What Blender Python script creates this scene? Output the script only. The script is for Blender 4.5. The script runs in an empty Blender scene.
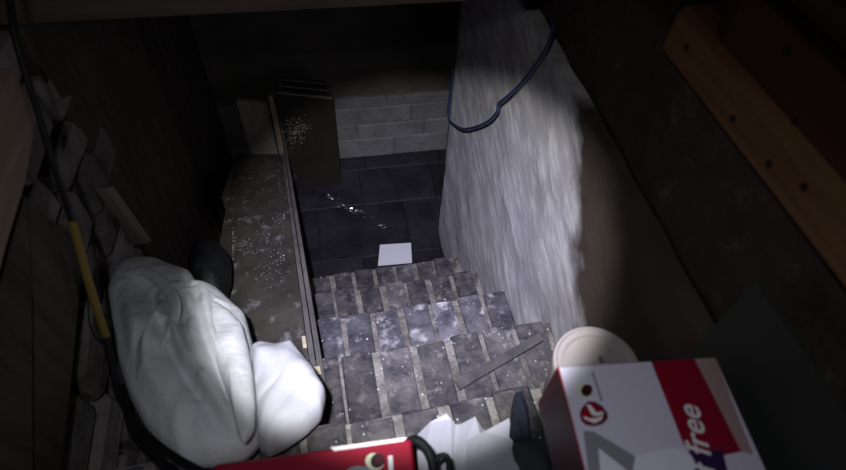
import bpy, bmesh, math, random
from mathutils import Vector, Matrix, noise as mn
random.seed(11)
scene = bpy.context.scene
COL = scene.collection

# ------------------------------------------------------------------ camera
# x across the stairs, y down the stairs (horizontal), z up; the lens is the origin until
# the whole place is lifted by LIFT at the very end so that the cellar floor lies at z = 0
LIFT = 2.05
F = 555.0
R_ = Vector((0.98338785, -0.1099281, 0.14444426))
W_ = Vector((-0.17584597, -0.77429524, 0.6079022))
D_ = Vector((-0.04501696, 0.62320358, 0.78076294))
right = Vector((R_.x, W_.x, -D_.x)); down = Vector((R_.y, W_.y, -D_.y)); fwd = Vector((R_.z, W_.z, -D_.z))
cd = bpy.data.cameras.new('camera'); cam = bpy.data.objects.new('camera', cd); COL.objects.link(cam)
cd.sensor_width = 36; cd.lens = F / 846 * 36; cd.clip_start = 0.02
m = Matrix.Identity(4)
for i in range(3):
    m[i][0] = right[i]; m[i][1] = -down[i]; m[i][2] = -fwd[i]
cam.matrix_world = m
cd.dof.use_dof = True; cd.dof.focus_distance = 1.7; cd.dof.aperture_fstop = 4.0
scene.camera = cam

def ray(px, py):
    v = right * ((px - 423) / F) + down * ((py - 235) / F) + fwd
    return v
def atX(px, py, X): q = ray(px, py); return q * (X / q.x)
def atY(px, py, Y): q = ray(px, py); return q * (Y / q.y)
def atZ(px, py, Z): q = ray(px, py); return q * (Z / q.z)
def atP(px, py, p, n): q = ray(px, py); return q * (p.dot(n) / q.dot(n))

# ------------------------------------------------------------------ world, lights, exposure
w = bpy.data.worlds.new('cellar_dark'); scene.world = w; w.use_nodes = True
w.node_tree.nodes['Background'].inputs[0].default_value = (0.10, 0.085, 0.075, 1)
w.node_tree.nodes['Background'].inputs[1].default_value = 0.02
vs = scene.view_settings
vs.view_transform = 'Standard'; vs.look = 'None'; vs.gamma = 1; vs.use_curve_mapping = False
vs.exposure = 0.0

def spot(name, loc, target, power, col, size_deg, blend, rad):
    d = bpy.data.lights.new(name, 'SPOT'); d.energy = power; d.color = col
    d.spot_size = math.radians(size_deg); d.spot_blend = blend; d.shadow_soft_size = rad
    o = bpy.data.objects.new(name, d); COL.objects.link(o); o.location = loc
    o.rotation_euler = (Vector(target) - Vector(loc)).to_track_quat('-Z', 'Y').to_euler()
    return o
TORCH = Vector((-0.045, 0.0, 0.15))
AIM = atZ(411, 265, -1.45)
spot('torch_hotspot', TORCH, AIM, 125, (0.70, 0.69, 1.0), 39.5, 0.9, 0.012)
spot('torch_corona', TORCH, AIM, 56, (0.94, 0.95, 0.92), 40, 0.28, 0.012)
spot('torch_spill', TORCH, atZ(345, 415, -0.9), 6.0, (0.88, 0.91, 1.0), 104, 1.0, 0.012)
ld = bpy.data.lights.new('room_bulb', 'POINT'); ld.energy = 0.85; ld.color = (1.0, 0.62, 0.32); ld.shadow_soft_size = 0.05
lo = bpy.data.objects.new('room_bulb', ld); COL.objects.link(lo); lo.location = (-0.55, -0.75, 0.9)

# ------------------------------------------------------------------ materials
def mat(name, c1, c2=None, scale=12, rough=0.8, bump=0.0, bscale=40, stretch=(1, 1, 1), spec=0.3,
        c3=None, s3=30, t3=(0.6, 0.72), metallic=0, per_object=0.0, detail=6, wave=None, rot=(0, 0, 0), coord='Object'):
    M = bpy.data.materials.new(name); M.use_nodes = True
    nt = M.node_tree; N = nt.nodes; L = nt.links; b = N['Principled BSDF']
    b.inputs['Roughness'].default_value = rough; b.inputs['Metallic'].default_value = metallic
    b.inputs['Specular IOR Level'].default_value = spec
    c4 = lambda c: (*c, 1)
    tc = N.new('ShaderNodeTexCoord'); mp = N.new('ShaderNodeMapping')
    mp.inputs['Scale'].default_value = stretch; mp.inputs['Rotation'].default_value = rot
    src = tc.outputs[coord]
    if per_object:
        oi = N.new('ShaderNodeObjectInfo'); va = N.new('ShaderNodeVectorMath'); va.operation = 'SCALE'
        va.inputs[0].default_value = (37, 19, 53); L.new(oi.outputs['Random'], va.inputs['Scale'])
        ad = N.new('ShaderNodeVectorMath'); L.new(src, ad.inputs[0]); L.new(va.outputs[0], ad.inputs[1]); src = ad.outputs[0]
    if any(rot):
        m0 = N.new('ShaderNodeMapping'); m0.inputs['Rotation'].default_value = rot; mp.inputs['Rotation'].default_value = (0, 0, 0)
        L.new(src, m0.inputs[0]); src = m0.outputs[0]
    L.new(src, mp.inputs[0])
    def nz(s, d=detail, r=0.6):
        n = N.new('ShaderNodeTexNoise'); n.inputs['Scale'].default_value = s; n.inputs['Detail'].default_value = d
        n.inputs['Roughness'].default_value = r; L.new(mp.outputs[0], n.inputs[0]); return n.outputs[0]
    def ramp(inp, lo, hi):
        r = N.new('ShaderNodeMapRange'); r.inputs[1].default_value = lo; r.inputs[2].default_value = hi; L.new(inp, r.inputs[0]); return r.outputs[0]
    def mix(fac, a, bb):
        x = N.new('ShaderNodeMix'); x.data_type = 'RGBA'; L.new(fac, x.inputs[0])
        for s, v in ((x.inputs[6], a), (x.inputs[7], bb)):
            if isinstance(v, tuple): s.default_value = c4(v)
            else: L.new(v, s)
        return x.outputs[2]
    if c2:
        out = mix(ramp(nz(scale), 0.35, 0.65), c1, c2)
        if c3: out = mix(ramp(nz(s3), *t3), out, c3)
        if per_object:
            hv = N.new('ShaderNodeHueSaturation'); L.new(out, hv.inputs['Color'])
            r = N.new('ShaderNodeMapRange'); r.inputs[3].default_value = 1 - per_object; r.inputs[4].default_value = 1 + per_object
            L.new(oi.outputs['Random'], r.inputs[0]); L.new(r.outputs[0], hv.inputs['Value']); out = hv.outputs[0]
        L.new(out, b.inputs['Base Color'])
    else:
        b.inputs['Base Color'].default_value = c4(c1)
    if bump:
        bp = N.new('ShaderNodeBump'); bp.inputs['Strength'].default_value = bump; bp.inputs['Distance'].default_value = 0.01
        L.new(nz(bscale, 8), bp.inputs['Height']); L.new(bp.outputs[0], b.inputs['Normal'])
    return M

M = {}
M['brick'] = mat('old_dark_brick', (0.036, 0.035, 0.044), (0.135, 0.122, 0.118), 22, 0.6, 1.0, 38, c3=(0.30, 0.285, 0.28), s3=34, t3=(0.56, 0.74), per_object=0.4)
M['brick_pale'] = mat('limewashed_brick', (0.06, 0.057, 0.072), (0.21, 0.20, 0.22), 18, 0.6, 1.0, 38, c3=(0.60, 0.58, 0.6), s3=24, t3=(0.54, 0.70), per_object=0.4)
M['mortar'] = mat('crumbling_mortar', (0.36, 0.335, 0.30), (0.19, 0.175, 0.155), 30, 0.95, 1.0, 120, c3=(0.10, 0.09, 0.085), s3=13, t3=(0.46, 0.64))
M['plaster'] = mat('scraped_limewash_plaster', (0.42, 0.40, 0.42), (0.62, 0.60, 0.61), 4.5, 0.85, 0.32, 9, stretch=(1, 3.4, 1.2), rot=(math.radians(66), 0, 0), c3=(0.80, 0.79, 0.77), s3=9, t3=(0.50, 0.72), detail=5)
def limewash_beam_edge(Mt, dark, dark2):
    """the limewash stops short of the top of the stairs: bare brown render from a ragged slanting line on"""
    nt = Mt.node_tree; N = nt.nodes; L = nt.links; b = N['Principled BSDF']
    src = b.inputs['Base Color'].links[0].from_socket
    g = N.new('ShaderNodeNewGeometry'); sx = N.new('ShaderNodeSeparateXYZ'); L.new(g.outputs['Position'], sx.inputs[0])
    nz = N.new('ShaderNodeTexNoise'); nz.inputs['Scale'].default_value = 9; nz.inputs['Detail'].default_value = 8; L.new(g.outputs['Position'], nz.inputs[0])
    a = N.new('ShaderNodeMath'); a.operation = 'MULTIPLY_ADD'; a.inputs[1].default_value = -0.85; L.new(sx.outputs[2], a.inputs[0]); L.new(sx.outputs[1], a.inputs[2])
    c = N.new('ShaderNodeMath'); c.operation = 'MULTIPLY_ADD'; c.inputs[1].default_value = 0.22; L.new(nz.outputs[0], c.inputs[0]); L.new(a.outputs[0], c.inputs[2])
    r = N.new('ShaderNodeMapRange'); r.inputs[1].default_value = LIME_BEAM0; r.inputs[2].default_value = LIME_BEAM0 + 0.07; L.new(c.outputs[0], r.inputs[0])
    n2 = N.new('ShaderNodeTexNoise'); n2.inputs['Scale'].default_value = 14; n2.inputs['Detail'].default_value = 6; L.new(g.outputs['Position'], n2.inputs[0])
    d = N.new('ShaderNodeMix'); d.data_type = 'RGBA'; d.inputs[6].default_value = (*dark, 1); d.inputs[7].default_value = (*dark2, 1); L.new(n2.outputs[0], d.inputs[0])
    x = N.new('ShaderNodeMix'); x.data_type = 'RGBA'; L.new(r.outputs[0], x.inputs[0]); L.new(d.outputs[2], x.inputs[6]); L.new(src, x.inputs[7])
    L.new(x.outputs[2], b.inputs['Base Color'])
LIME_BEAM0 = 0.50 - 0.85 * (2.05 - 0.95) + 0.11 - 0.035  # line set to the torch beam's rim; darkening beyond it is in the colour
limewash_beam_edge(M['plaster'], (0.045, 0.032, 0.025), (0.10, 0.075, 0.06))
M['upper_wall'] = mat('dirty_red_brown_masonry', (0.055, 0.035, 0.028), (0.085, 0.058, 0.045), 9, 0.95, 1.0, 24, c3=(0.13, 0.105, 0.095), s3=22)
M['stone'] = mat('grey_rubble_stone', (0.14, 0.12, 0.10), (0.25, 0.23, 0.21), 12, 0.9, 0.9, 40, per_object=0.35)
M['earth'] = mat('dark_joint_earth', (0.025, 0.02, 0.018), (0.045, 0.038, 0.032), 20, 1, 0.8, 60)
M['backstone'] = mat('whitewashed_stone_block', (0.15, 0.147, 0.145), (0.25, 0.245, 0.245), 5, 0.9, 0.8, 30, per_object=0.08, c3=(0.17, 0.16, 0.14), s3=14, t3=(0.58, 0.7))
M['backupper'] = mat('brown_stained_plaster', (0.10, 0.09, 0.072), (0.15, 0.13, 0.11), 6, 0.95, 0.6, 20)
M['flag'] = mat('damp_dark_flagstone', (0.014, 0.013, 0.017), (0.034, 0.031, 0.037), 7, 0.6, 0.6, 30, per_object=0.3)
M['joist'] = mat('orange_pine_joist', (0.165, 0.075, 0.028), (0.23, 0.12, 0.045), 7, 0.7, 0.3, 50, stretch=(8, 0.8, 8))
M['redwood_shade'] = mat('dark_red_beam_shade', (0.060, 0.018, 0.013), (0.085, 0.032, 0.02), 6, 0.8, 0.3, 50, stretch=(8, 0.8, 8))  # darker red paints the shade on the upper part of the joist
M['palewood'] = mat('pale_sawn_timber', (0.22, 0.165, 0.115), (0.30, 0.235, 0.17), 7, 0.8, 0.3, 50, stretch=(8, 0.8, 8))
M['darkwood'] = mat('dark_weathered_wood', (0.042, 0.031, 0.024), (0.085, 0.062, 0.048), 6, 0.85, 0.5, 40, stretch=(6, 6, 0.6), per_object=0.25)
M['header'] = mat('brown_header_timber', (0.12, 0.085, 0.06), (0.17, 0.13, 0.095), 6, 0.85, 0.4, 40, stretch=(0.6, 6, 6))
M['floorboard'] = mat('brown_floorboard', (0.10, 0.065, 0.045), (0.13, 0.09, 0.065), 6, 0.8, 0.3, 40, stretch=(6, 0.6, 6), per_object=0.15)
M['varnish'] = mat('worn_varnished_board', (0.055, 0.05, 0.045), (0.115, 0.103, 0.085), 6, 0.36, 0.25, 60, stretch=(1.6, 0.9, 1.6), spec=0.5, c3=(0.34, 0.34, 0.37), s3=17, t3=(0.58, 0.74))
M['varnish_edge'] = mat('board_edge_strip', (0.13, 0.12, 0.115), (0.22, 0.20, 0.19), 8, 0.45, 0.2, 60, stretch=(4, 0.6, 4))
M['rawwood'] = mat('raw_wood_end', (0.60, 0.50, 0.33), (0.70, 0.62, 0.45), 20, 0.8)
M['panel_dusty'] = mat('dark_dusty_panel', (0.022, 0.020, 0.015), (0.036, 0.031, 0.022), 8, 0.5, 0.1, 60)
M['dust'] = mat('white_dust_spatter', (0.62, 0.62, 0.62), (0.75, 0.75, 0.75), 20, 0.9)
M['greywood'] = mat('grey_board', (0.20, 0.18, 0.15), (0.28, 0.25, 0.21), 8, 0.85, 0.3, 40, stretch=(6, 6, 0.7))
M['cloth'] = mat('grubby_white_cotton', (0.76, 0.77, 0.79), (0.84, 0.85, 0.87), 9, 0.95, 0.35, 70, spec=0.1, c3=(0.62, 0.62, 0.63), s3=14, t3=(0.64, 0.8))
M['sack'] = mat('clean_white_fabric', (0.52, 0.53, 0.55), (0.60, 0.61, 0.63), 9, 0.9, 0.15, 60, spec=0.15)
M['smudge'] = mat('grey_smudge', (0.25, 0.24, 0.24))
M['black'] = mat('black_plastic', (0.004, 0.0045, 0.006), (0.008, 0.009, 0.012), 20, 0.6, 0.3, 40)
M['blackcable'] = mat('black_rubber_cable', (0.012, 0.012, 0.013), rough=0.5)
M['bluecable'] = mat('blue_black_cable', (0.022, 0.034, 0.10), rough=0.38, spec=0.5)
M['yellow'] = mat('yellow_sheath', (0.22, 0.15, 0.03), rough=0.55)
M['paper'] = mat('white_paper', (0.50, 0.49, 0.55), rough=0.85)
M['card'] = mat('white_card', (0.82, 0.82, 0.86), rough=0.7)
M['boxwhite'] = mat('white_printed_carton', (0.68, 0.65, 0.78), rough=0.5)
M['boxred'] = mat('red_printed_carton', (0.27, 0.004, 0.022), rough=0.42)
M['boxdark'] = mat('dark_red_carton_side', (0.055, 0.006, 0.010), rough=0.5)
M['pink'] = mat('pink_grey_carton_edge', (0.40, 0.27, 0.27), rough=0.6)
M['navy'] = mat('navy_print', (0.03, 0.015, 0.07), rough=0.5)
M['blackprint'] = mat('black_print', (0.012, 0.01, 0.012), rough=0.5)
M['maroonprint'] = mat('maroon_print', (0.07, 0.004, 0.012), rough=0.5)
M['creamprint'] = mat('pale_green_print', (0.66, 0.70, 0.50), rough=0.5)
M['greyprint'] = mat('grey_print', (0.26, 0.26, 0.29), rough=0.5)
M['lightprint'] = mat('pale_blue_print', (0.80, 0.82, 0.92), rough=0.5)
M['purpleprint'] = mat('faint_violet_print', (0.33, 0.29, 0.40), rough=0.5)
M['whiteprint'] = mat('white_print', (0.85, 0.82, 0.84), rough=0.5)
M['tub'] = mat('offwhite_plastic_tub', (0.42, 0.375, 0.36), (0.47, 0.43, 0.41), 10, 0.45, c3=(0.30, 0.26, 0.24), s3=22, t3=(0.66, 0.8))
M['greypanel'] = mat('grey_green_sheet', (0.035, 0.038, 0.036), (0.045, 0.047, 0.044), 6, 0.7)
M['navycloth'] = mat('dark_blue_fabric', (0.012, 0.015, 0.028), (0.025, 0.03, 0.045), 20, 0.9, 0.4, 60)
M['greencloth'] = mat('dark_grey_green_fabric', (0.03, 0.036, 0.037), (0.05, 0.057, 0.058), 14, 0.9, 0.4, 60)
M['lath'] = mat('dusty_grey_lath', (0.055, 0.05, 0.05), (0.14, 0.135, 0.135), 12, 0.8, 0.3, 60, stretch=(1, 1, 1))
M['nail'] = mat('dark_iron', (0.02, 0.012, 0.008), rough=0.7)
M['steel'] = mat('tarnished_metal', (0.55, 0.55, 0.55), rough=0.3, metallic=1)
Mf = bpy.data.materials.new('clear_plastic_film'); Mf.use_nodes = True
_n = Mf.node_tree.nodes; _l = Mf.node_tree.links
_g = _n.new('ShaderNodeBsdfGlossy'); _g.inputs['Roughness'].default_value = 0.22; _g.inputs['Color'].default_value = (0.9, 0.9, 1, 1)
_t = _n.new('ShaderNodeBsdfTransparent'); _x = _n.new('ShaderNodeMixShader'); _x.inputs[0].default_value = 0.13
_l.new(_t.outputs[0], _x.inputs[1]); _l.new(_g.outputs[0], _x.inputs[2]); _l.new(_x.outputs[0], _n['Material Output'].inputs[0])
M['film'] = Mf

# ------------------------------------------------------------------ helpers
def tag(o, label=None, cat=None, group=None, kind=None):
    if label: o['label'] = label
    if cat: o['category'] = cat
    if group: o['group'] = group
    if kind: o['kind'] = kind
    return o
def thing(name, loc, label=None, cat=None, group=None, kind=None):
    o = bpy.data.objects.new(name, None); COL.objects.link(o); o.location = loc; o.empty_display_size = 0.05
    return tag(o, label, cat, group, kind)
def wloc(o):
    v = Vector(o.location); p = o.parent
    while p: v = v + Vector(p.location); p = p.parent
    return v
def meshobj(name, verts, faces, material, parent=None, smooth=False, origin=None):
    """verts in place coordinates; the origin goes to the parent's or to the base of the mesh"""
    verts = [Vector(v) for v in verts]
    if parent is not None: org = wloc(parent)
    elif origin is not None: org = Vector(origin)
    else:
        xs = [v.x for v in verts]; ys = [v.y for v in verts]; zs = [v.z for v in verts]
        org = Vector(((min(xs) + max(xs)) / 2, (min(ys) + max(ys)) / 2, min(zs)))
    me = bpy.data.meshes.new(name); me.from_pydata([tuple(v - org) for v in verts], [], faces)
    bm = bmesh.new(); bm.from_mesh(me); bmesh.ops.recalc_face_normals(bm, faces=bm.faces)
    if smooth:
        for f in bm.faces: f.smooth = True
    bm.to_mesh(me); bm.free()
    me.materials.append(M[material] if isinstance(material, str) else material)
    o = bpy.data.objects.new(name, me); COL.objects.link(o)
    if parent is not None: o.parent = parent
    else: o.location = org
    return o
def boxgeo(x0, x1, y0, y1, z0, z1, ch=0.0):
    if ch <= 0:
        v = [(x, y, z) for z in (z0, z1) for x, y in ((x0, y0), (x1, y0), (x1, y1), (x0, y1))]
        return v, [(0, 1, 2, 3), (4, 5, 6, 7)] + [(i, (i + 1) % 4, 4 + (i + 1) % 4, 4 + i) for i in range(4)]
    bm = bmesh.new(); bmesh.ops.create_cube(bm, size=1)
    for q in bm.verts: q.co = Vector(((x0 + x1) / 2 + q.co.x * (x1 - x0), (y0 + y1) / 2 + q.co.y * (y1 - y0), (z0 + z1) / 2 + q.co.z * (z1 - z0)))
    bmesh.ops.bevel(bm, geom=list(bm.edges), offset=ch, segments=1, affect='EDGES')
    v = [q.co.copy() for q in bm.verts]; bm.verts.index_update(); f = [tuple(q.index for q in fc.verts) for fc in bm.faces]; bm.free()
    return v, f
def box(name, x0, x1, y0, y1, z0, z1, material, parent=None, ch=0.0):
    v, f = boxgeo(x0, x1, y0, y1, z0, z1, ch); return meshobj(name, v, f, material, parent)
def prism(name, pts, off, material, parent=None):
    """polygon in place coordinates, extruded by the vector off"""
    n = len(pts); off = Vector(off); v = [Vector(p) for p in pts] + [Vector(p) + off for p in pts]
    f = [tuple(range(n)), tuple(range(n, 2 * n))] + [(i, (i + 1) % n, n + (i + 1) % n, n + i) for i in range(n)]
    return meshobj(name, v, f, material, parent)
def smoothpts(pts, k=6):
    P = [Vector(p) for p in pts]; out = []
    for i in range(len(P) - 1):
        a = P[max(i - 1, 0)]; b = P[i]; c = P[i + 1]; d = P[min(i + 2, len(P) - 1)]
        for j in range(k):
            t = j / k
            out.append(0.5 * ((2 * b) + (c - a) * t + (2 * a - 5 * b + 4 * c - d) * t * t + (3 * b - a - 3 * c + d) * t ** 3))
    out.append(P[-1]); return out
def tubegeo(pts, rad, seg=8):
    v = []; f = []; n = len(pts)
    up = Vector((0.13, 0.31, 0.94))
    for i, p in enumerate(pts):
        t = (pts[min(i + 1, n - 1)] - pts[max(i - 1, 0)]).normalized()
        a = t.cross(up).normalized(); b = t.cross(a)
        r = rad(i / (n - 1)) if callable(rad) else rad
        for k in range(seg):
            an = 2 * math.pi * k / seg; v.append(p + a * (math.cos(an) * r) + b * (math.sin(an) * r))
    for i in range(n - 1):
        for k in range(seg):
            f.append((i * seg + k, i * seg + (k + 1) % seg, (i + 1) * seg + (k + 1) % seg, (i + 1) * seg + k))
    f.append(tuple(range(seg))); f.append(tuple(range((n - 1) * seg, n * seg)))
    return v, f
def tube(name, pts, rad, material, parent=None, k=6, seg=8):
    v, f = tubegeo(smoothpts(pts, k), rad, seg); return meshobj(name, v, f, material, parent, True)
def lathegeo(c, prof, seg=40, tilt=None):
    v = []; f = []; n = len(prof)
    for r, z in prof:
        for k in range(seg):
            a = 2 * math.pi * k / seg; p = Vector((r * math.cos(a), r * math.sin(a), z))
            if tilt: p = tilt @ p
            v.append(Vector(c) + p)
    for i in range(n - 1):
        for k in range(seg):
            f.append((i * seg + k, i * seg + (k + 1) % seg, (i + 1) * seg + (k + 1) % seg, (i + 1) * seg + k))
    f.append(tuple(range(seg))); f.append(tuple(range((n - 1) * seg, n * seg)))
    return v, f
def resample(poly, n):
    P = [Vector(p) for p in poly] + [Vector(poly[0])]; L = [0]
    for a, b in zip(P, P[1:]): L.append(L[-1] + (b - a).length)
    out = []; j = 0
    for i in range(n):
        s = L[-1] * i / n
        while L[j + 1] < s: j += 1
        t = (s - L[j]) / (L[j + 1] - L[j]); out.append(P[j].lerp(P[j + 1], t))
    return out
def inflate(name, outline, normal, top, bottom, material, parent=None, folds=None, nth=96, nr=26, power=0.5, rough=0.006, seed=0):
    """a soft body: closed outline (place coordinates), bulged to both sides, with folds(u, v, r) -> height"""
    normal = Vector(normal).normalized(); O = resample(outline, nth)
    O = [(O[i - 1] + O[i] * 2 + O[(i + 1) % nth]) / 4 for i in range(nth)]
    c = sum(O, Vector()) / nth
    ax = Vector((1, 0, 0)); ax = (ax - normal * ax.dot(normal)).normalized(); ay = normal.cross(ax)
    v = []; f = []
    def layer(sign, H):
        idx = []
        for i in range(nr):
            r = i / nr; row = []
            for k in range(nth):
                p = c.lerp(O[k], r); q = p - c
                h = H * (max(0, 1 - r ** 2.4)) ** power
                if sign > 0 and folds: h += folds(q.dot(ax), q.dot(ay), r) * (1 - r ** 6)
                n3 = mn.noise(Vector((p.x * 22 + seed, p.y * 22, p.z * 22))) * rough
                row.append(len(v)); v.append(p + normal * (sign * h + n3 * (1 - r ** 4)))
                if i == 0: break
            idx.append(row)
        return idx
    a = layer(1, top); rim = list(range(len(v), len(v) + nth)); v.extend(O); b = layer(-1, bottom)
    for L in (a, b):
        rows = L[1:] + [rim]
        for k in range(nth): f.append((L[0][0], rows[0][k], rows[0][(k + 1) % nth]))
        for i in range(len(rows) - 1):
            for k in range(nth): f.append((rows[i][k], rows[i][(k + 1) % nth], rows[i + 1][(k + 1) % nth], rows[i + 1][k]))
    return meshobj(name, v, f, material, parent, True)
def structure(o): o['kind'] = 'structure'; return o
def text_mesh(name, s, size, origin, ux, uy, material, parent, shear=0.0, thick=0.0004):
    cu = bpy.data.curves.new(name, 'FONT'); cu.body = s; cu.size = size; cu.shear = shear; cu.extrude = thick; cu.offset = size * 0.012
    t = bpy.data.objects.new(name, cu); COL.objects.link(t)
    me = bpy.data.meshes.new_from_object(t.evaluated_get(bpy.context.evaluated_depsgraph_get()))
    bpy.data.objects.remove(t)
    ux = Vector(ux).normalized(); uy = Vector(uy).normalized(); uz = ux.cross(uy)
    v = [Vector(origin) + ux * q.co.x + uy * q.co.y + uz * q.co.z for q in me.vertices]
    f = [tuple(p.vertices) for p in me.polygons]
    return meshobj(name, v, f, material, parent)

# ------------------------------------------------------------------ setting
FLOOR = -2.05; XR = 0.45; XL = -0.5; BACK = 2.16
# cellar floor of damp flagstones
fl = structure(box('floor', -1.2, 1.6, 1.2, 2.5, FLOOR - 0.1, FLOOR - 0.012, 'earth'))
yy = 1.22
row = 0
while yy < 2.2:
    dy = random.uniform(0.24, 0.34); xx = -0.62 + (row % 2) * 0.14
    while xx < 1.35:
        dx = random.uniform(0.28, 0.42); j = random.uniform(-0.004, 0.004)
        box('flagstone', xx + .001, xx + dx - .001, yy + .001, min(yy + dy, 2.155) - .001, FLOOR - .05, FLOOR + j * .5, 'flag', fl, 0.003)
        xx += dx
    yy += dy; row += 1
# right plaster wall of the stair shaft; fine undulating face, ragged top edge
def wall_slab(name, x, thick, y0, y1, z0, z1, material, amp, ragged=0.0, ny=60, nz=44):
    v = []; f = []
    for j in range(nz + 1):
        for i in range(ny + 1):
            y = y0 + (y1 - y0) * i / ny; z = z0 + (z1 - z0) * j / nz
            d = mn.noise(Vector((y * 5, z * 5, 1.3))) * amp + mn.noise(Vector((y * 16 + z * 9, z * 7, 4.1))) * amp * 0.5
            if ragged and j >= nz - 4: z += mn.noise(Vector((y * 9, 2.7, j * .2))) * ragged; 
            if ragged and j == nz: d -= ragged * 0.6
            e = 0.15 if i == ny else 1
            v.append((x - max(d * e, -0.004), y, z))
    n = len(v); W = ny + 1
    for j in range(nz):
        for i in range(ny): f.append((j * W + i, j * W + i + 1, (j + 1) * W + i + 1, (j + 1) * W + i))
    ring = [i for i in range(W)] + [j * W + ny for j in range(1, nz + 1)] + [nz * W + i for i in range(ny - 1, -1, -1)] + [j * W for j in range(nz - 1, 0, -1)]
    back = []
    for k in ring: back.append(len(v)); v.append((x + thick, v[k][1], v[k][2]))
    for a in range(len(ring)):
        b = (a + 1) % len(ring); f.append((ring[a], ring[b], back[b], back[a]))
    f.append(tuple(back))
    return structure(meshobj(name, v, f, material, None, True))
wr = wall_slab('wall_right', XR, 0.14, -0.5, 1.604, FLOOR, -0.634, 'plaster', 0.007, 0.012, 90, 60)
wru = wall_slab('wall_right_upper', XR + 0.022, 0.12, -0.5, 1.604, -0.622, -0.412, 'upper_wall', 0.012, 0.0, 80, 16)
# back wall: whitewashed block courses below, stained plaster above
wb = structure(box('wall_back', -1.2, 1.6, BACK + .02, BACK + .2, FLOOR, -0.3, 'backupper'))
box('limewash_bed', -0.75, 1.4, BACK + .006, BACK + .03, FLOOR, FLOOR + .375, 'backstone', wb)
zz = FLOOR; row = 0
for hgt in (0.125, 0.095, 0.105, 0.06):
    xx = -0.75 - 0.11 * (row % 2)
    while xx < 1.45:
        dx = random.uniform(0.30, 0.62); pr = random.uniform(0.0, 0.005)
        box('stone', xx + .001, xx + dx - .001, BACK - pr, BACK + .04, zz + .001, zz + hgt - .001 + random.uniform(-.002, .001), 'backstone', wb, 0.006)
        xx += dx
    zz += hgt; row += 1
# far side wall right of the stair wall
structure(box('wall_side', 1.5, 1.62, 1.6, 2.2, FLOOR, -0.3, 'backupper'))
# left wall: rubble near the top, boarding further down
wl = structure(box('wall_left', XL - 0.16, XL - 0.03, -0.5, BACK + .03, FLOOR, -0.42, 'earth'))
zz = -1.36
while zz < -0.5:
    h = random.uniform(0.07, 0.13); yy = 0.12 + random.uniform(-.08, 0)
    while yy < 0.93:
        dy = random.uniform(0.10, 0.22); nearw = 0.075 if yy + dy < 0.62 and zz < -0.72 else 0.0
        v, f = boxgeo(XL - 0.09, XL + nearw - random.uniform(-.012, .012), yy + .006, yy + dy - .006, zz + .005, zz + h - .005, 0.012)
        v = [q + Vector((random.uniform(-.004, .004), random.uniform(-.006, .006), random.uniform(-.006, .006))) for q in v]
        meshobj('stone', v, f, 'stone', wl); yy += dy
    zz += h
yy = 0.95
while yy < 2.12:
    dy = random.uniform(0.11, 0.16); d = random.uniform(0, .012)
    box('plank', XL - 0.05, XL + d, yy + .003, min(yy + dy, 2.155) - .003, FLOOR + .01, -0.5 + random.uniform(-.01, .02), 'darkwood', wl, 0.003)
    yy += dy
# underside of the floor above, beyond the hatch
ce = structure(box('ceiling', -1.2, 1.6, 0.97, BACK + .2, -0.30, -0.22, 'darkwood'))
xx = -0.66
while xx < 1.5:
    box('plank', xx + .003, xx + .147, 0.975, BACK + .02, -0.312, -0.29, 'darkwood', ce); xx += .15

# ------------------------------------------------------------------ brick staircase
st = thing('brick_staircase', (0, 0.9, FLOOR), 'steep cellar staircase of dark bricks laid on edge with pale mortar joints', 'staircase')
def brick_mesh(wd, ln, ht, ch, seed):
    rnd = random.Random(seed); bm = bmesh.new(); bmesh.ops.create_cube(bm, size=1)
    for q in bm.verts: q.co = Vector((q.co.x * wd, q.co.y * ln, (q.co.z - .5) * ht))
    bmesh.ops.bevel(bm, geom=[e for e in bm.edges], offset=ch, segments=2, affect='EDGES', profile=0.6)
    for q in bm.verts: q.co += Vector((rnd.uniform(-1, 1), rnd.uniform(-1, 1), rnd.uniform(-1, 1))) * 0.0017
    me = bpy.data.meshes.new('brick'); bm.to_mesh(me); bm.free(); me.materials.append(M['brick']); return me
BM = [brick_mesh(0.066, 0.212, 0.10, 0.006, i) for i in range(7)]
BMP = [b.copy() for b in BM]
for b in BMP: b.materials[0] = M['brick_pale']
Y0, Z0, TR, RI, SKEW = 0.351, -0.89, 0.2298, 0.2242, 0.033
PITCH = 0.0785
for k in range(5):
    ny, nz = Y0 + TR * k, Z0 - RI * k
    back = -0.9 if k == 0 else -TR - 0.05
    lowz = FLOOR - nz if k else FLOOR - nz
    g = boxgeo(-(XR - XL) - 0.02, 0.004, back, -0.006, FLOOR - nz, -0.007)
    s = bpy.data.objects.new('step', bpy.data.meshes.new('step')); COL.objects.link(s)
    s.data.from_pydata([tuple(Vector(q)) for q in g[0]], [], g[1])
    bm = bmesh.new(); bm.from_mesh(s.data); bmesh.ops.recalc_face_normals(bm, faces=bm.faces); bm.to_mesh(s.data); bm.free()
    s.data.materials.append(M['mortar'])
    s.parent = st; s.location = Vector((XR, ny, nz)) - Vector(st.location); s.rotation_euler = (0, 0, SKEW)
    rows = [(-0.108, 0)] if k else [(-0.108, 0), (-0.328, 0.03), (-0.548, 0)]
    xoff = [0.0, -0.012, -0.004, -0.022, -0.03][k]
    for (cy, sh) in rows:
        x = -0.036 + xoff - sh
        while x > -0.93:
            b = bpy.data.objects.new('brick', random.choice(BMP if k == 2 else BM)); COL.objects.link(b); b.parent = s
            b.location = (x + random.uniform(-.004, .004), cy + random.uniform(-.006, .006), random.uniform(-.004, .003))
            b.rotation_euler = (random.uniform(-.012, .012), random.uniform(-.02, .02), random.uniform(-.02, .02) + (math.pi if random.random() < .5 else 0))
            sw = random.uniform(0.93, 1.06); b.scale = (sw, 1, 1)
            x -= PITCH + random.uniform(-.004, .004)

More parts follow.
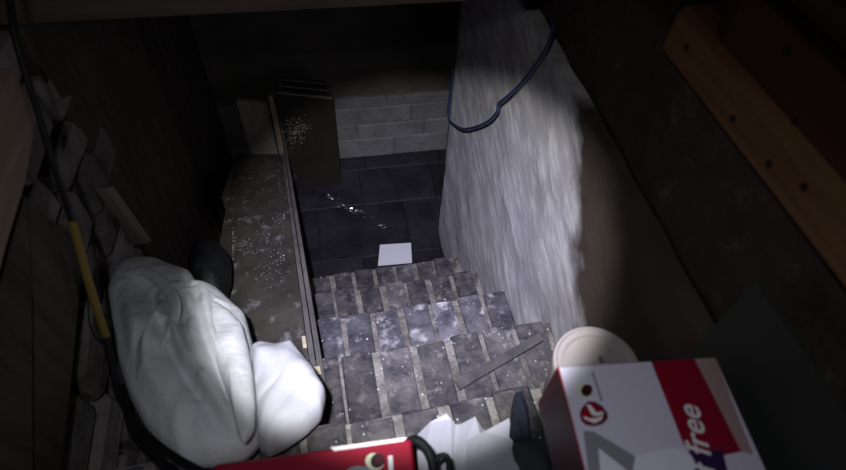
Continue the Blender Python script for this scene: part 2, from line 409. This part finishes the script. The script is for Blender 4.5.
# ------------------------------------------------------------------ timbers round the hatch
# joist on the right with waney upper edge
j = thing('timber_joist', (0.485, 0.1, -0.41), 'orange pine joist with nail holes along the right edge of the hatch', 'beam')
sec = [(0.45, -0.41), (0.45, -0.358), (0.458, -0.349), (0.55, -0.349), (0.55, -0.41)]
prism('beam_body', [Vector((x, -0.5, z)) for x, z in sec], (0, 1.088, 0), 'joist', j)
# added dark red board stands for the shaded upper beam, cut to its curve
rb = [(0.488, 0.575), (0.488, 0.548), (0.470, 0.535), (0.458, 0.505), (0.461, 0.44), (0.458, 0.30), (0.462, 0.10), (0.459, -0.5), (0.55, -0.5), (0.55, 0.575)]
prism('beam_shade_board', [Vector((x, y, -0.3485)) for x, y in rb], (0, 0, 0.065), 'redwood_shade', j)
for px, py in ((687, 48), (733, 119), (769, 164), (804, 187), (786, 52), (795, 122)):
    c = atX(px, py, 0.45)
    if c.z > -0.352: c = atX(px, py, 0.459)
    v, f = lathegeo(c, [(0.0045, -.003), (0.0045, .0012), (0.003, .002)], 10, Matrix.Rotation(-math.pi / 2, 3, 'Y'))
    meshobj('nail', v, f, 'nail', j)
# floorboards of the room above, right of the joist
ff = structure(box('floor_upper', 0.56, 1.5, -0.6, 0.95, -0.30, -0.27, 'earth'))
xx = 0.475
for i in range(6):
    box('plank', xx + .002, xx + .138, -0.6, 0.95, -0.279, -0.252, 'floorboard', ff, 0.002); xx += 0.14
# header across the far end of the hatch
hz = box('timber_header', -0.75, 0.85, 0.90, 0.965, -0.505, -0.27, 'header', None, 0.004)
tag(hz, 'brown timber header crossing the dark top of the stairwell', 'beam')
# left: pale joist end, dark lining boards below it
XJ = -0.38
pj = [atX(a, b, XJ) for a, b in ((13, 69), (37, 113), (24, 185), (4, 252), (-8, 300), (-70, 240), (-40, 60))]
o = prism('timber_joist', pj, (-0.07, 0, 0), 'palewood'); tag(o, 'pale sawn timber end at the left edge of the hatch', 'beam')
lin = thing('lining_boards', (-0.42, 0.25, -0.9), 'dark brown lining boards on the left below the pale timber', 'boards')
def lboard(pix, X, mt='darkwood'):
    return prism('board', [atX(a, b, X) for a, b in pix], (-0.022, 0, 0), mt, lin)
lboard(((20, 192), (64, 231), (79, 300), (70, 392), (58, 490), (34, 490), (33, 300)), -0.395)
lboard(((27, 197), (32, 300), (33, 490), (-80, 520), (-60, 320), (-6, 310), (10, 258)), -0.388)
# leaning grey boards on the left wall, only just seen
lb = prism('loose_plank', [atX(a, b, XL + .045) for a, b in ((106, 188), (113, 186), (152, 241), (146, 244))], (-0.02, 0, 0), 'greywood')
tag(lb, 'narrow grey plank leaning diagonally on the dark left wall', 'plank')

# ------------------------------------------------------------------ sloping varnished board on the left side of the stairs
p0 = Vector((-0.071, 0.514, -1.075)); SL = math.radians(24)
nb = Vector((0, math.sin(SL), math.cos(SL)))
cor = [atP(a, b, p0, nb) for a, b in ((236, 154), (281, 154), (310, 370), (196, 371))]
cor[3].x = max(cor[3].x, -0.42); 
bd = thing('varnished_board', (-0.25, 1.0, -1.7), 'worn brown varnished board sloping down over the left of the steps', 'board')
tck = -nb * 0.022
prism('panel', cor, tck, 'varnish', bd)
dr = (cor[1] - cor[2]).normalized(); acr = Vector((1, 0, 0))
for i, (a, h, le) in enumerate(((0.002, 0.006, 0.0), (0.016, -0.004, 0.012))):
    q0 = cor[2] + acr * a - dr * le + nb * h; q1 = cor[1] + acr * a + nb * h
    prism('edge_strip', [q0, q0 + acr * 0.011, q1 + acr * 0.011, q1], -nb * 0.026, 'varnish_edge', bd)
q = cor[2] + acr * 0.008 - dr * 0.018
prism('end_block', [q, q + acr * 0.013, q + acr * 0.013 + dr * 0.012, q + dr * 0.012], nb * 0.012, 'rawwood', bd)
q = cor[2] - acr * 0.008 + dr * 0.075
prism('end_block', [q, q + acr * 0.008, q + acr * 0.008 + dr * 0.03, q + dr * 0.03], nb * 0.01, 'rawwood', bd)
# row of tack heads along the board and paint chips
for i in range(17):
    t = 0.22 + 0.035 * i * 0.9
    base = cor[2].lerp(cor[1], t) - acr * (0.028 + 0.002 * math.sin(i))
    v, f = lathegeo(base, [(0.0022, -.001), (0.0022, .0008), (0.001, .0016)], 8, Matrix.Rotation(-SL, 3, 'X'))
    meshobj('tack', v, f, 'steel', bd)

rnd = random.Random(8); v = []; f = []
def fleck(px, py, r):
    c = atP(px, py, p0 + nb * .0006, nb); n = len(v); a0_ = rnd.uniform(0, 6); e = rnd.uniform(.3, 1)
    ex = Vector((1, 0, 0)); ey = nb.cross(ex)
    v.extend([c + ex * (math.cos(t + a0_) * r) + ey * (math.sin(t + a0_) * r * e) for t in (0, 1.5, 3.1, 4.6)] + [c + nb * .0006])
    f.extend([(n, n + 1, n + 4), (n + 1, n + 2, n + 4), (n + 2, n + 3, n + 4), (n + 3, n, n + 4)])
for cx_, cy_, sx_, sy_, num, slope in ((238, 247, 13, 3.5, 150, -.25), (228, 236, 7, 2, 50, .4), (282, 218, 5, 2.5, 60, -.2), (283, 255, 3, 2, 25, 0), (262, 235, 16, 18, 90, 0), (268, 275, 14, 10, 60, 0), (246, 190, 14, 18, 50, 0), (279, 180, 2, 14, 30, 0), (275, 262, 6, 3, 40, -.3)):
    for i in range(int(num * .6)):
        a = rnd.gauss(0, sx_); fleck(min(max(cx_ + a, 233), 284), cy_ + a * slope + rnd.gauss(0, sy_), rnd.uniform(.0006, .0021))
ds = meshobj('dust_smear', v, f, 'dust', bd); ds['kind'] = 'stuff'

# ------------------------------------------------------------------ masonry block under the far end of the board
mb = box('stone_block', -0.42, -0.20, 1.46, 1.83, FLOOR + .001, -1.9, 'stone', None, 0.02)
for q in mb.data.vertices:
    if q.co.z > 0.04:
        yw = q.co.y + mb.location.y
        q.co.z = (p0.z - math.tan(SL) * (yw - p0.y) - 0.032) - mb.location.z - 0.004
tag(mb, 'dark stone block under the far end of the sloping board', 'stone block')

# ------------------------------------------------------------------ boards standing at the foot of the stairs
def upright(name, pix, Y, th, mt, label, cat, lean=0.0, parent=None):
    pts = [atY(a, b, Y) for a, b in pix]
    zb = min(p.z for p in pts)
    for p in pts: p.y += lean * (p.z - zb)
    o = prism(name, pts, (0, th, 0), mt, parent)
    if label: tag(o, label, cat)
    return o
YB = 1.97
def colpix(Y, x0, x1, ytop0, ytop1):
    """upright rectangle: two top pixels, straight down to the floor"""
    a = atY(x0, ytop0, Y); b = atY(x1, ytop1, Y)
    return [a, b, Vector((b.x, Y, FLOOR + .002)), Vector((a.x, Y, FLOOR + .002))]
dp = thing('dusty_board', (-0.1, YB, FLOOR), 'dark brown panel with white dust patch standing at the stair foot', 'panel')
pts = colpix(YB, 275, 333, 91, 97)
prism('panel_face', pts, (0, 0.018, 0), 'panel_dusty', dp)
prism('top_strip', [pts[0] + Vector((0, -.004, 0)), pts[1] + Vector((0, -.004, 0)), pts[1] + Vector((0, -.004, -.010)), pts[0] + Vector((0, -.004, -.010))], (0, 0.02, 0), 'varnish_edge', dp)
rnd = random.Random(5); v = []; f = []
for i in range(230):
    a = rnd.gauss(295, 6.5); b = rnd.gauss(130, 8); r = rnd.uniform(.0008, .0026)
    c = atY(a, b, YB - .0006); n = len(v)
    v += [c + Vector((math.cos(t) * r, 0, math.sin(t) * r)) for t in (0, 1.6, 3.1, 4.7)] + [c + Vector((0, -.0008, 0))]
    f += [(n, n + 1, n + 4), (n + 1, n + 2, n + 4), (n + 2, n + 3, n + 4), (n + 3, n, n + 4)]
ds = meshobj('dust_patch', v, f, 'dust', dp); ds['kind'] = 'stuff'
sp = thing('stacked_board', (-0.1, YB + .03, FLOOR), 'dark board just behind the dusty panel, its pale top edge showing above', 'panel')
pts2 = colpix(YB + .032, 279, 329, 85, 90)
prism('panel_face', pts2, (0, 0.014, 0), 'panel_dusty', sp)
prism('top_strip', [pts2[0] + Vector((0, -.003, 0)), pts2[1] + Vector((0, -.003, 0)), pts2[1] + Vector((0, -.003, -.007)), pts2[0] + Vector((0, -.003, -.007))], (0, 0.018, 0), 'varnish_edge', sp)
sp = thing('stacked_board', (-0.1, YB + .06, FLOOR), 'rearmost dark board of the stack, highest of the three', 'panel')
pts3 = colpix(YB + .062, 282, 325, 79, 83)
prism('panel_face', pts3, (0, 0.014, 0), 'panel_dusty', sp)
prism('top_strip', [pts3[0] + Vector((0, -.003, 0)), pts3[1] + Vector((0, -.003, 0)), pts3[1] + Vector((0, -.003, -.006)), pts3[0] + Vector((0, -.003, -.006))], (0, 0.018, 0), 'varnish_edge', sp)
gp = prism('grey_board', colpix(YB + .03, 236, 267, 100, 103), (0, 0.02, 0), 'greywood'); tag(gp, 'plain grey wooden board standing left of the dark panels', 'board')
po = prism('wooden_batten', colpix(YB - .01, 268, 273, 96, 96), (0, 0.025, 0), 'palewood'); tag(po, 'thin pale upright batten between grey board and dark panel', 'batten')

# crumpled clear plastic strip running over the floor to the paper
v = []; f = []
line = [Vector(atZ(a, b, z)) for a, b, z in ((292, 178, -1.72), (304, 186, -1.80), (322, 194, -1.95), (341, 205, -2.00), (362, 216, -2.035), (380, 225, -2.04), (404, 237, -2.045))]
L = smoothpts(line, 10); n = len(L)
for i, p in enumerate(L):
    wd = 0.022 + 0.012 * math.sin(i * .7) if i < n - 9 else 0.022 * (n - 1 - i) / 9 + .001
    for k in range(6):
        t = k / 5 - .5
        v.append(p + Vector((t * wd * 0.8, t * wd * 1.3, 0.008 + 0.009 * mn.noise(Vector((i * .45, k * .9, 3))))))
for i in range(n - 1):
    for k in range(5): f.append((i * 6 + k, i * 6 + k + 1, i * 6 + k + 7, i * 6 + k + 6))
pf = meshobj('plastic_film', v, f, 'film'); tag(pf, 'crumpled shiny clear plastic strip trailing across the dark cellar floor', 'plastic film')
sm = pf.modifiers.new('thickness', 'SOLIDIFY'); sm.thickness = 0.0006
# white card at the foot of the last step
cp = [atZ(a, b, FLOOR + .006) for a, b in ((380, 245), (411, 243), (412, 263), (378, 266))]
cc = sum(cp, Vector()) / 4
o = prism('paper_card', [p for p in cp], (0, 0, 0.002), 'card'); tag(o, 'small white paper card lying at the foot of the last step', 'paper')

# ------------------------------------------------------------------ lath and crumbs on the steps
tz = Z0 - RI + 0.012
a0 = atZ(457, 386, tz); a1 = atZ(541, 338, tz + 0.02)
dv = (a1 - a0).normalized(); sd = dv.cross(Vector((0, 0, 1))).normalized() * 0.011
o = prism('wooden_lath', [a0 - sd, a0 + sd, a1 + sd * .75, a1 - sd * .9], (0, 0, 0.006), 'lath'); tag(o, 'thin dusty wooden lath lying diagonally across the steps', 'lath')
rnd = random.Random(3); v = []; f = []
for i in range(160):
    k = rnd.choice((0, 0, 1, 1, 1, 2, 2, 3, 4)); x = rnd.uniform(-.1, .44); y = Y0 + TR * k - rnd.uniform(0.004, 0.14) - (XR - x) * SKEW; z = Z0 - RI * k + .0035
    r = rnd.uniform(.0007, .0022) if rnd.random() < .93 else rnd.uniform(.002, .0042)
    n = len(v); c = Vector((x, y, z))
    v += [c + Vector((math.cos(t + i) * r * rnd.uniform(.6, 1.2), math.sin(t + i) * r, 0)) for t in (0, 1.3, 2.5, 3.8, 5)] + [c + Vector((0, 0, r * .8))]
    f += [(n + q, n + (q + 1) % 5, n + 5) for q in range(5)] + [tuple(range(n, n + 5))]
o = meshobj('plaster_crumbs', v, f, 'dust'); tag(o, 'white plaster crumbs scattered over the brick treads', 'crumbs', kind='stuff')

# ------------------------------------------------------------------ cables
cbl = [(555, 22), (548, 45), (538, 62), (522, 83), (507, 97), (499, 104), (497, 112), (489, 121), (476, 127), (463, 129), (453, 124), (448, 116), (450, 95), (453, 70)]
o = tube('wall_cable', [atX(a, b, XR - .022 - (0.016 if 3 < i < 10 else 0)) for i, (a, b) in enumerate(cbl)], 0.0042, 'bluecable', None, 6); tag(o, 'blue-black cable drooping in a loop across the plastered right wall', 'cable')
yc = thing('yellow_cable', (-0.4, 0.6, -0.9), 'yellow and black cable hanging down the left wall beside the cloth', 'cable')
XC = -0.372
def cseg(name, pix, r, mt, X): tube(name, [atX(a, b, X) for a, b in pix], r, mt, yc)
cseg('black_sheath', ((8, -20), (14, 30), (26, 75), (38, 112), (52, 160), (64, 196), (73, 224)), 0.0045, 'blackcable', XC)
cseg('yellow_sheath', ((72, 221), (80, 250), (88, 280), (98, 312), (107, 338)), 0.0062, 'yellow', XC)
cseg('black_sheath', ((106, 335), (112, 365), (119, 395), (128, 412)), 0.0058, 'blackcable', XC)
o = tube('thin_wire', [atX(a, b, XC - .01) for a, b in ((88, 292), (89, 320), (96, 338), (108, 346))], 0.0014, 'blackcable'); tag(o, 'thin black wire looping beside the yellow cable', 'wire')
def strap(pix, label, wd):
    P = smoothpts([atZ(a, b, z) for a, b, z in pix], 6); v = []; f = []
    for i, p in enumerate(P):
        t = (P[min(i + 1, len(P) - 1)] - P[max(i - 1, 0)]).normalized(); s_ = t.cross(Vector((0, .5, 1)).normalized()).normalized() * wd
        u_ = t.cross(s_).normalized() * .0015
        v += [p - s_ - u_, p + s_ - u_, p + s_ + u_, p - s_ + u_]
    for i in range(len(P) - 1):
        for k in range(4): f.append((i * 4 + k, i * 4 + (k + 1) % 4, i * 4 + 4 + (k + 1) % 4, i * 4 + 4 + k))
    f += [(0, 1, 2, 3), tuple(range(len(v) - 4, len(v)))]
    o = meshobj('black_strap', v, f, 'black'); tag(o, label, 'strap')
strap(((121, 385, -.84), (128, 412, -.82), (145, 435, -.79), (170, 455, -.76), (205, 475, -.74)), 'wide black strap curving under the white cloth', 0.0055)
strap(((128, 404, -.88), (133, 430, -.87), (150, 452, -.85), (172, 472, -.84), (186, 486, -.83)), 'lower black strap beside the stone wall, nearest the bottom edge', 0.007)

# ------------------------------------------------------------------ white cloth and sack
pc = Vector((-0.25, 0.5, -0.90)); nc = Vector((0, 0.40, 1)).normalized()
ol = [(109, 303), (114, 284), (124, 271), (140, 265), (158, 266), (176, 274), (193, 281), (201, 293), (210, 296), (222, 299), (236, 312), (247, 321), (253, 345), (258, 372), (262, 405), (262, 440), (246, 456), (214, 463), (184, 463), (163, 447), (146, 428), (131, 400), (120, 365), (111, 330)]
CRE = [(((160, 296), (162, 320), (150, 345), (146, 366)), .012, .009),
       (((172, 336), (190, 372), (222, 412), (247, 437)), .014, .009), (((200, 290), (206, 320), (214, 350), (240, 398), (252, 430)), .012, .011),
       (((124, 290), (128, 330), (142, 376), (170, 424)), .007, .012), (((180, 294), (192, 318), (196, 350), (206, 380)), .010, .010),
       (((224, 308), (234, 340), (240, 372)), .008, .010), (((200, 452), (196, 425), (204, 400)), .006, .010), (((228, 455), (226, 432), (214, 408)), .007, .009)]
_c0 = sum((atP(a, b, pc, nc) for a, b in ol), Vector()) / len(ol)
_ax = Vector((1, 0, 0)); _ay = nc.cross(_ax)
CREP = []
for pl, dep, wid in CRE:
    q = smoothpts([atP(a, b, pc + nc * .045, nc) for a, b in pl], 4)
    CREP.append(([((p - _c0).dot(_ax), (p - _c0).dot(_ay)) for p in q], dep, wid))
def cloth_folds(u, v, r):
    h = 0.020 * mn.noise(Vector((u * 7 + v * 5, v * 4 - u * 3, 2))) + 0.004 * (abs(mn.noise(Vector((u * 13 + v * 8, v * 6 - u * 5, 5)))) - .25) + 0.001 * mn.noise(Vector((u * 50, v * 34, 7)))
    for pl, dep, wid in CREP:
        best = 9; sg = 1; tt = 0; n = len(pl) - 1
        for i in range(n):
            (x0, y0), (x1, y1) = pl[i], pl[i + 1]; dx = x1 - x0; dy = y1 - y0; l2 = dx * dx + dy * dy + 1e-12
            t = min(1, max(0, ((u - x0) * dx + (v - y0) * dy) / l2)); ex = u - x0 - t * dx; ey = v - y0 - t * dy; d = math.hypot(ex, ey)
            if d < best: best = d; sg = 1 if dx * ey - dy * ex > 0 else -1; tt = (i + t) / n
        if best < wid * 5:
            en = math.sin(math.pi * min(max(tt, .04), .96)) ** .5; sd_ = best * sg
            h += en * dep * 1.5 * (-0.75 * math.exp(-(sd_ / wid) ** 2) + 0.85 * math.exp(-((sd_ - 1.7 * wid) / (1.2 * wid)) ** 2))
    return h
outl = [atP(a, b, pc, nc) for a, b in ol]
ct = thing('white_cloth', sum(outl, Vector()) / len(outl) - Vector((0, 0, .1)), 'large crumpled greyish white cloth bundle at the left of the stairs', 'cloth')
inflate('cloth_body', outl, nc, 0.07, 0.055, 'cloth', ct, cloth_folds, 190, 64, 0.38, 0.005, 3)
# rolled hem along the gathered corner
hem = [atP(a, b, pc + nc * h, nc) for a, b, h in ((114, 300, .0), (120, 282, .03), (132, 273, .055), (150, 274, .07), (166, 287, .076), (175, 305, .08), (172, 326, .08), (162, 346, .074))]
tube('hem', hem, lambda t: 0.010 * math.sin(math.pi * min(max(t, .05), .95)) ** .6 + .001, 'cloth', ct, 8, 12)
# loose flap lying over the right side of the bundle
fo = [atP(a, b, pc + nc * .052, nc) for a, b in ((203, 300), (216, 302), (230, 312), (243, 326), (248, 346), (253, 374), (256, 405), (254, 432), (244, 446), (238, 436), (232, 408), (222, 380), (212, 352), (206, 326))]
inflate('flap', fo, nc, 0.022, 0.02, 'cloth', ct, lambda u, v, r: .004 * mn.noise(Vector((u * 30, v * 16, 3))), 110, 22, 0.45, 0.003, 5)
ps = Vector((-0.12, 0.43, -0.862)); ns = Vector((0.1, 0.35, 1)).normalized()
ol = [(251, 352), (258, 348), (276, 350), (291, 346), (299, 356), (313, 373), (326, 396), (322, 412), (308, 426), (288, 440), (268, 450), (258, 444), (254, 410), (253, 375)]
so = [atP(a, b, ps, ns) for a, b in ol]
sk = thing('white_sack', sum(so, Vector()) / len(so) - Vector((0, 0, .055)), 'small bright white stuffed sack poking out right of the cloth bundle', 'sack')
inflate('sack_body', so, ns, 0.042, 0.05, 'sack', sk, lambda u, v, r: 0.012 * (abs(mn.noise(Vector((u * 15 + 2, v * 15 - u * 9, 5)))) - .2) + 0.004 * math.sin(u * 40 + v * 60) * r, 140, 36, 0.34, 0.004, 9)
# scrap of white fabric under the strap
o = inflate('fabric_scrap', [atZ(a, b, -.875) for a, b in ((137, 436), (150, 441), (168, 452), (176, 462), (160, 464), (146, 457))], (0, .2, 1), 0.012, 0.008, 'sack', None, None, 40, 8); tag(o, 'small white fabric scrap under the straps at lower left', 'cloth')
# black bag behind the cloth
pk = Vector((-0.27, 0.76, -1.12)); nk = Vector((0, 0.1, 1)).normalized()
o = inflate('black_bag', [atP(a, b, pk, nk) for a, b in ((190, 268), (194, 253), (206, 246), (220, 248), (231, 260), (231, 278), (225, 300), (208, 312), (192, 296))], nk, 0.07, 0.05, 'black', None, lambda u, v, r: .006 * mn.noise(Vector((u * 30, v * 20, 1))), 70, 18, 0.4, 0.004); tag(o, 'small black plastic bag tucked behind the white cloth', 'bag')

# ------------------------------------------------------------------ cartons in the foreground
BT = -0.58
tl = atZ(557, 367, BT); tr = atZ(716, 357, BT); bl = atZ(597, 492, BT)
ux = (tr - tl); Wd = ux.length; ux.normalize(); uy = (bl - tl); uy = (uy - ux * uy.dot(ux)).normalized(); Ln = 0.20; Ht = 0.105
cx = thing('white_carton', tl + ux * Wd / 2 + uy * Ln / 2 + Vector((0, 0, -Ht)), 'white appliance carton with red band and round logos, lower right', 'box')
def on(u, v, h=0.0): return tl + ux * u + uy * v + Vector((0, 0, h))
def face(name, u0, u1, v0, v1, mt, h=0.0006, par=None): return prism(name, [on(u0, v0), on(u1, v0), on(u1, v1), on(u0, v1)], (0, 0, h), mt, par or cx)
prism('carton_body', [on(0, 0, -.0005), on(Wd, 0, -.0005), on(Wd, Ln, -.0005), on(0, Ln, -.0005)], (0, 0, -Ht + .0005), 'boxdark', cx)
top = face('top_panel', 0.002, Wd - .002, 0.001, Ln - .001, 'boxwhite')
face('red_side_edge', 0.0, 0.002, 0, Ln, 'boxred', 0.0008)
b0 = (652 - 557) / (716 - 557) * Wd; b1 = (694 - 557) / (716 - 557) * Wd
# the band leans a little with the print
def uv(px, py):
    p = atZ(px, py, BT) - tl; return p.dot(ux), p.dot(uy)
def printed(name, pix, mt, h=0.0009, par=None):
    return prism(name, [on(*uv(a, b)) for a, b in pix], (0, 0, h), mt, par or top)
printed('red_band', ((651, 362), (694, 359), (741, 452), (690, 462)), 'boxred')
printed('pale_edge', ((694, 359), (715, 358), (753, 455), (741, 452)), 'pink', 0.0008)
printed('navy_band', ((688, 452), (722, 450), (727, 470), (735, 492), (697, 492)), 'navy', 0.0011)
def ring(cx_, cy_, rx, ry, n=22, egg=0.0, rot=0.0):
    out = []
    for i in range(n):
        a = 2 * math.pi * i / n; x = math.cos(a) * rx * (1 + egg * math.sin(a)); y = math.sin(a) * ry
        out.append((cx_ + x * math.cos(rot) - y * math.sin(rot), cy_ + x * math.sin(rot) + y * math.cos(rot)))
    return out
printed('bean_logo', ring(584, 391, 8.6, 7.0, rot=0.5), 'creamprint', 0.0009)
printed('bean_logo', ring(586.5, 390.8, 5.6, 6.0, rot=0.4), 'blackprint', 0.0013)
printed('bean_logo', ring(588.2, 389.6, 3.4, 4.2, rot=0.6), 'maroonprint', 0.0015)
printed('small_print', ((591, 372), (593.4, 372), (603, 401), (600.6, 402)), 'purpleprint', 0.0009)
lg = ((588, 401.5), (595, 402), (602, 406.5), (607.2, 413), (607.6, 419), (603, 424), (595, 426.5), (586, 425.5), (581, 421), (579.4, 414), (581.5, 408))
printed('drop_logo', lg, 'maroonprint', 0.0010)
lc = (593.5, 414.5)
printed('drop_logo', [(lc[0] + (a - lc[0]) * .86 - 1.2, lc[1] + (b - lc[1]) * .86) for a, b in lg], 'boxred', 0.0014)
printed('lettering', ((586, 405), (590, 405.5), (596, 413), (602.5, 412), (603, 414.5), (596, 417), (591, 415)), 'whiteprint', 0.0018)
printed('lettering', ((583, 416.5), (590, 419), (597, 418.5), (603, 415.5), (601, 420.5), (594, 424), (590, 422), (584, 419.5)), 'whiteprint', 0.0018)
printed('pictured_appliance', ((583, 431), (594, 432), (634, 456), (640, 492), (630, 492), (626, 470), (598, 448), (602, 492), (591, 492)), 'greyprint', 0.0009)
printed('pictured_appliance', ((598, 448), (626, 470), (630, 492), (602, 492)), 'lightprint', 0.0008)
printed('pictured_appliance', ring(664, 468, 31, 24, 26), 'lightprint', 0.0012)
printed('pictured_appliance', ((636, 452), (650, 445), (672, 443), (688, 446), (689, 452), (672, 449), (652, 451), (640, 457)), 'boxwhite', 0.0015)
# upright "f free" reading up the band
u_, v_ = uv(712, 492); u2, v2 = uv(694, 421)
dirx = (on(u2, v2) - on(u_, v_)).normalized(); diry = Vector((0, 0, 1)).cross(dirx)
base = on(*uv(713, 466), 0.0012)
text_mesh('lettering', 'f free', 0.034, base - dirx * 0.010, dirx, diry, 'whiteprint', top, 0.25)

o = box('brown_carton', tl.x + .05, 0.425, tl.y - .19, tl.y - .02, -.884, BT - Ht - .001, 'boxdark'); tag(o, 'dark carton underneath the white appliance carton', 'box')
# red carton at the bottom edge
RT = -0.70
tl2 = atZ(214, 464, RT); tr2 = atZ(411, 438, RT)
rx = tr2 - tl2; W2 = rx.length; rx.normalize(); ry = Vector((0, 0, 1)).cross(rx) * -1
rc = thing('red_carton', tl2 + rx * W2 / 2 + ry * .1 + Vector((0, 0, -.185)), 'glossy red carton with round bean logo at the bottom edge', 'box')
def on2(u, v, h=0.0): return tl2 + rx * u + ry * v + Vector((0, 0, h))
H2 = .185
v, f = boxgeo(0, W2, 0, 0.2, -H2, 0, 0.003)
meshobj('carton_body', [on2(q[0], q[1], q[2]) for q in v], f, 'boxred', rc)
def uv2(px, py): p = atZ(px, py, RT) - tl2; return p.dot(rx), p.dot(ry)
def pr2(name, pix, mt, h=0.0009): return prism(name, [on2(*uv2(a, b)) for a, b in pix], (0, 0, h), mt, rc)
prism('edge_highlight', [on2(W2 * .58, -0.001), on2(W2 * .98, -0.001), on2(W2 * .96, 0.003), on2(W2 * .60, 0.004)], (0, 0, 0.002), 'whiteprint', rc)  # highlight on the carton's top edge, painted as a white strip
pr2('bean_logo', ring(374.5, 462, 9.5, 8.5, rot=.5), 'creamprint')
pr2('bean_logo', ring(377.5, 461, 6.8, 7.6, rot=.5), 'blackprint', .0013)
pr2('bean_logo', ring(378.5, 460.5, 4.0, 5.0, rot=.5), 'maroonprint', .0015)
pr2('lettering', ((388, 456), (392.5, 455.5), (394, 480), (389, 480)), 'whiteprint')
pr2('grey_print', ring(359, 473, 13, 7), 'greyprint', .0008)
# dark handle beside the red carton
hp = [atZ(a, b, z) for a, b, z in ((404, 447, -.735), (414, 440, -.715), (424, 446, -.71), (431, 458, -.71), (434, 474, -.715), (435, 496, -.73))]
hd = tube('black_tube', hp, 0.0065, 'black', None, 6, 10); tag(hd, 'curved black plastic tube at the right end of the red carton', 'tube')
hp = [atZ(a, b, z) for a, b, z in ((434, 462, -.70), (440, 456, -.70), (447, 457, -.70), (449, 468, -.70), (449, 490, -.71))]
hd = tube('black_hook', hp, 0.0036, 'black', None, 6, 10); tag(hd, 'thin dark hooked rod in front of the white paper', 'hook')
# torn white papers between the cartons
def sheet(name, pix, label, thick=0.0012, bend=0.0, nu=12):
    # left and right borders given bottom to top with heights, skinned to a curved sheet of real thickness
    v = []; f = []
    P = [atZ(a, b, z - 0.093) for a, b, z in pix]
    n = len(P); c = sum(P, Vector()) / n
    up = Vector((0.1, -0.35, .9)).normalized()
    o = prism(name, P, up * thick, 'paper'); tag(o, label, 'paper'); return o
sheet('torn_paper', ((416, 436, -.79), (430, 422, -.785), (446, 413.5, -.78), (451, 419, -.782), (455, 424, -.785), (452, 470, -.75), (450, 500, -.73), (420, 500, -.73)), 'white torn paper sheet with rounded peak beside the red carton')
sheet('torn_paper', ((446, 424, -.787), (460, 424.5, -.787), (475, 416.5, -.78), (485, 434, -.785), (490, 470, -.76), (490, 500, -.74), (446, 500, -.74)), 'middle white torn paper sheet with a short pointed tip')
sheet('torn_paper', ((466, 441, -.755), (485, 431, -.753), (509, 418, -.75), (512, 440, -.745), (519, 470, -.725), (524, 500, -.705), (466, 500, -.705)), 'right white torn paper sheet with the tallest sharp corner')
# dark cloths right of the papers
pn = Vector((0.2, 0.33, -0.86)); nn = Vector((0, .3, 1)).normalized()
o = inflate('dark_blue_cloth', [atP(a, b, pn, nn) for a, b in ((509, 438), (511, 408), (515, 393), (523, 392), (528, 408), (531, 440), (520, 444))], nn, 0.015, 0.012, 'navycloth', None, lambda u, v, r: .003 * math.sin(u * 300), 60, 12); tag(o, 'narrow dark blue cloth twist hanging between papers and white carton', 'cloth')
pn = Vector((0.2, 0.22, -0.83)); nn = Vector((0, -.1, 1)).normalized()
o = inflate('grey_cloth', [atP(a, b, pn, nn) for a, b in ((512, 444), (530, 438), (545, 440), (551, 456), (553, 500), (515, 505), (512, 470))], nn, 0.025, 0.04, 'greencloth', None, lambda u, v, r: .004 * math.sin(u * 120 + v * 60), 70, 14); tag(o, 'dark grey-green folded cloth wedged beside the white carton', 'cloth')

# ------------------------------------------------------------------ round tub with lid
LZ = -0.752
lc_ = atZ(597, 365, LZ); rad = (atZ(640, 362, LZ) - atZ(554.5, 365, LZ)).length / 2
tb = thing('plastic_tub', (lc_.x, lc_.y, -.885), 'off-white round plastic tub with flat lid behind the white carton', 'tub')
v, f = lathegeo((lc_.x, lc_.y, -.885), [(rad * .80, 0), (rad * .82, .004), (rad * .92, .118), (rad * .92, .122)], 48); meshobj('tub_body', v, f, 'tub', tb, True)
v, f = lathegeo((lc_.x, lc_.y, LZ), [(rad * .96, -.020), (rad * .985, -.018), (rad, -.004), (rad * .985, 0), (rad * .93, .0005), (rad * .90, -.0025), (rad * .80, -.0035), (rad * .78, -.001), (rad * .755, -.001), (rad * .74, -.004), (rad * .3, -.004)], 56)
ld_ = meshobj('lid', v, f, 'tub', tb, False)
tp = atZ(604.5, 361.5, LZ - .003)
text_mesh('lettering', 'm', 0.014, tp + Vector((-.001, -.002, 0)), (0.15, 1, 0), (-1, 0.15, 0), 'navy', ld_)
v, f = lathegeo(atZ(609, 350, LZ - .004), [(.0013, 0), (.0011, .0006)], 8); meshobj('speck', v, f, 'nail', ld_)

# ------------------------------------------------------------------ grey sheet against the right wall
g0 = atX(760, 281, 0.437)
o = box('grey_sheet', 0.431, 0.437, -0.35, g0.y, -0.884, g0.z, 'greypanel'); tag(o, 'plain dark grey-green sheet leaning on the right wall behind the carton', 'sheet')

# ------------------------------------------------------------------ lift the place so that the cellar floor is at z = 0
for o in scene.objects:
    if o.parent is None: o.location.z += LIFT
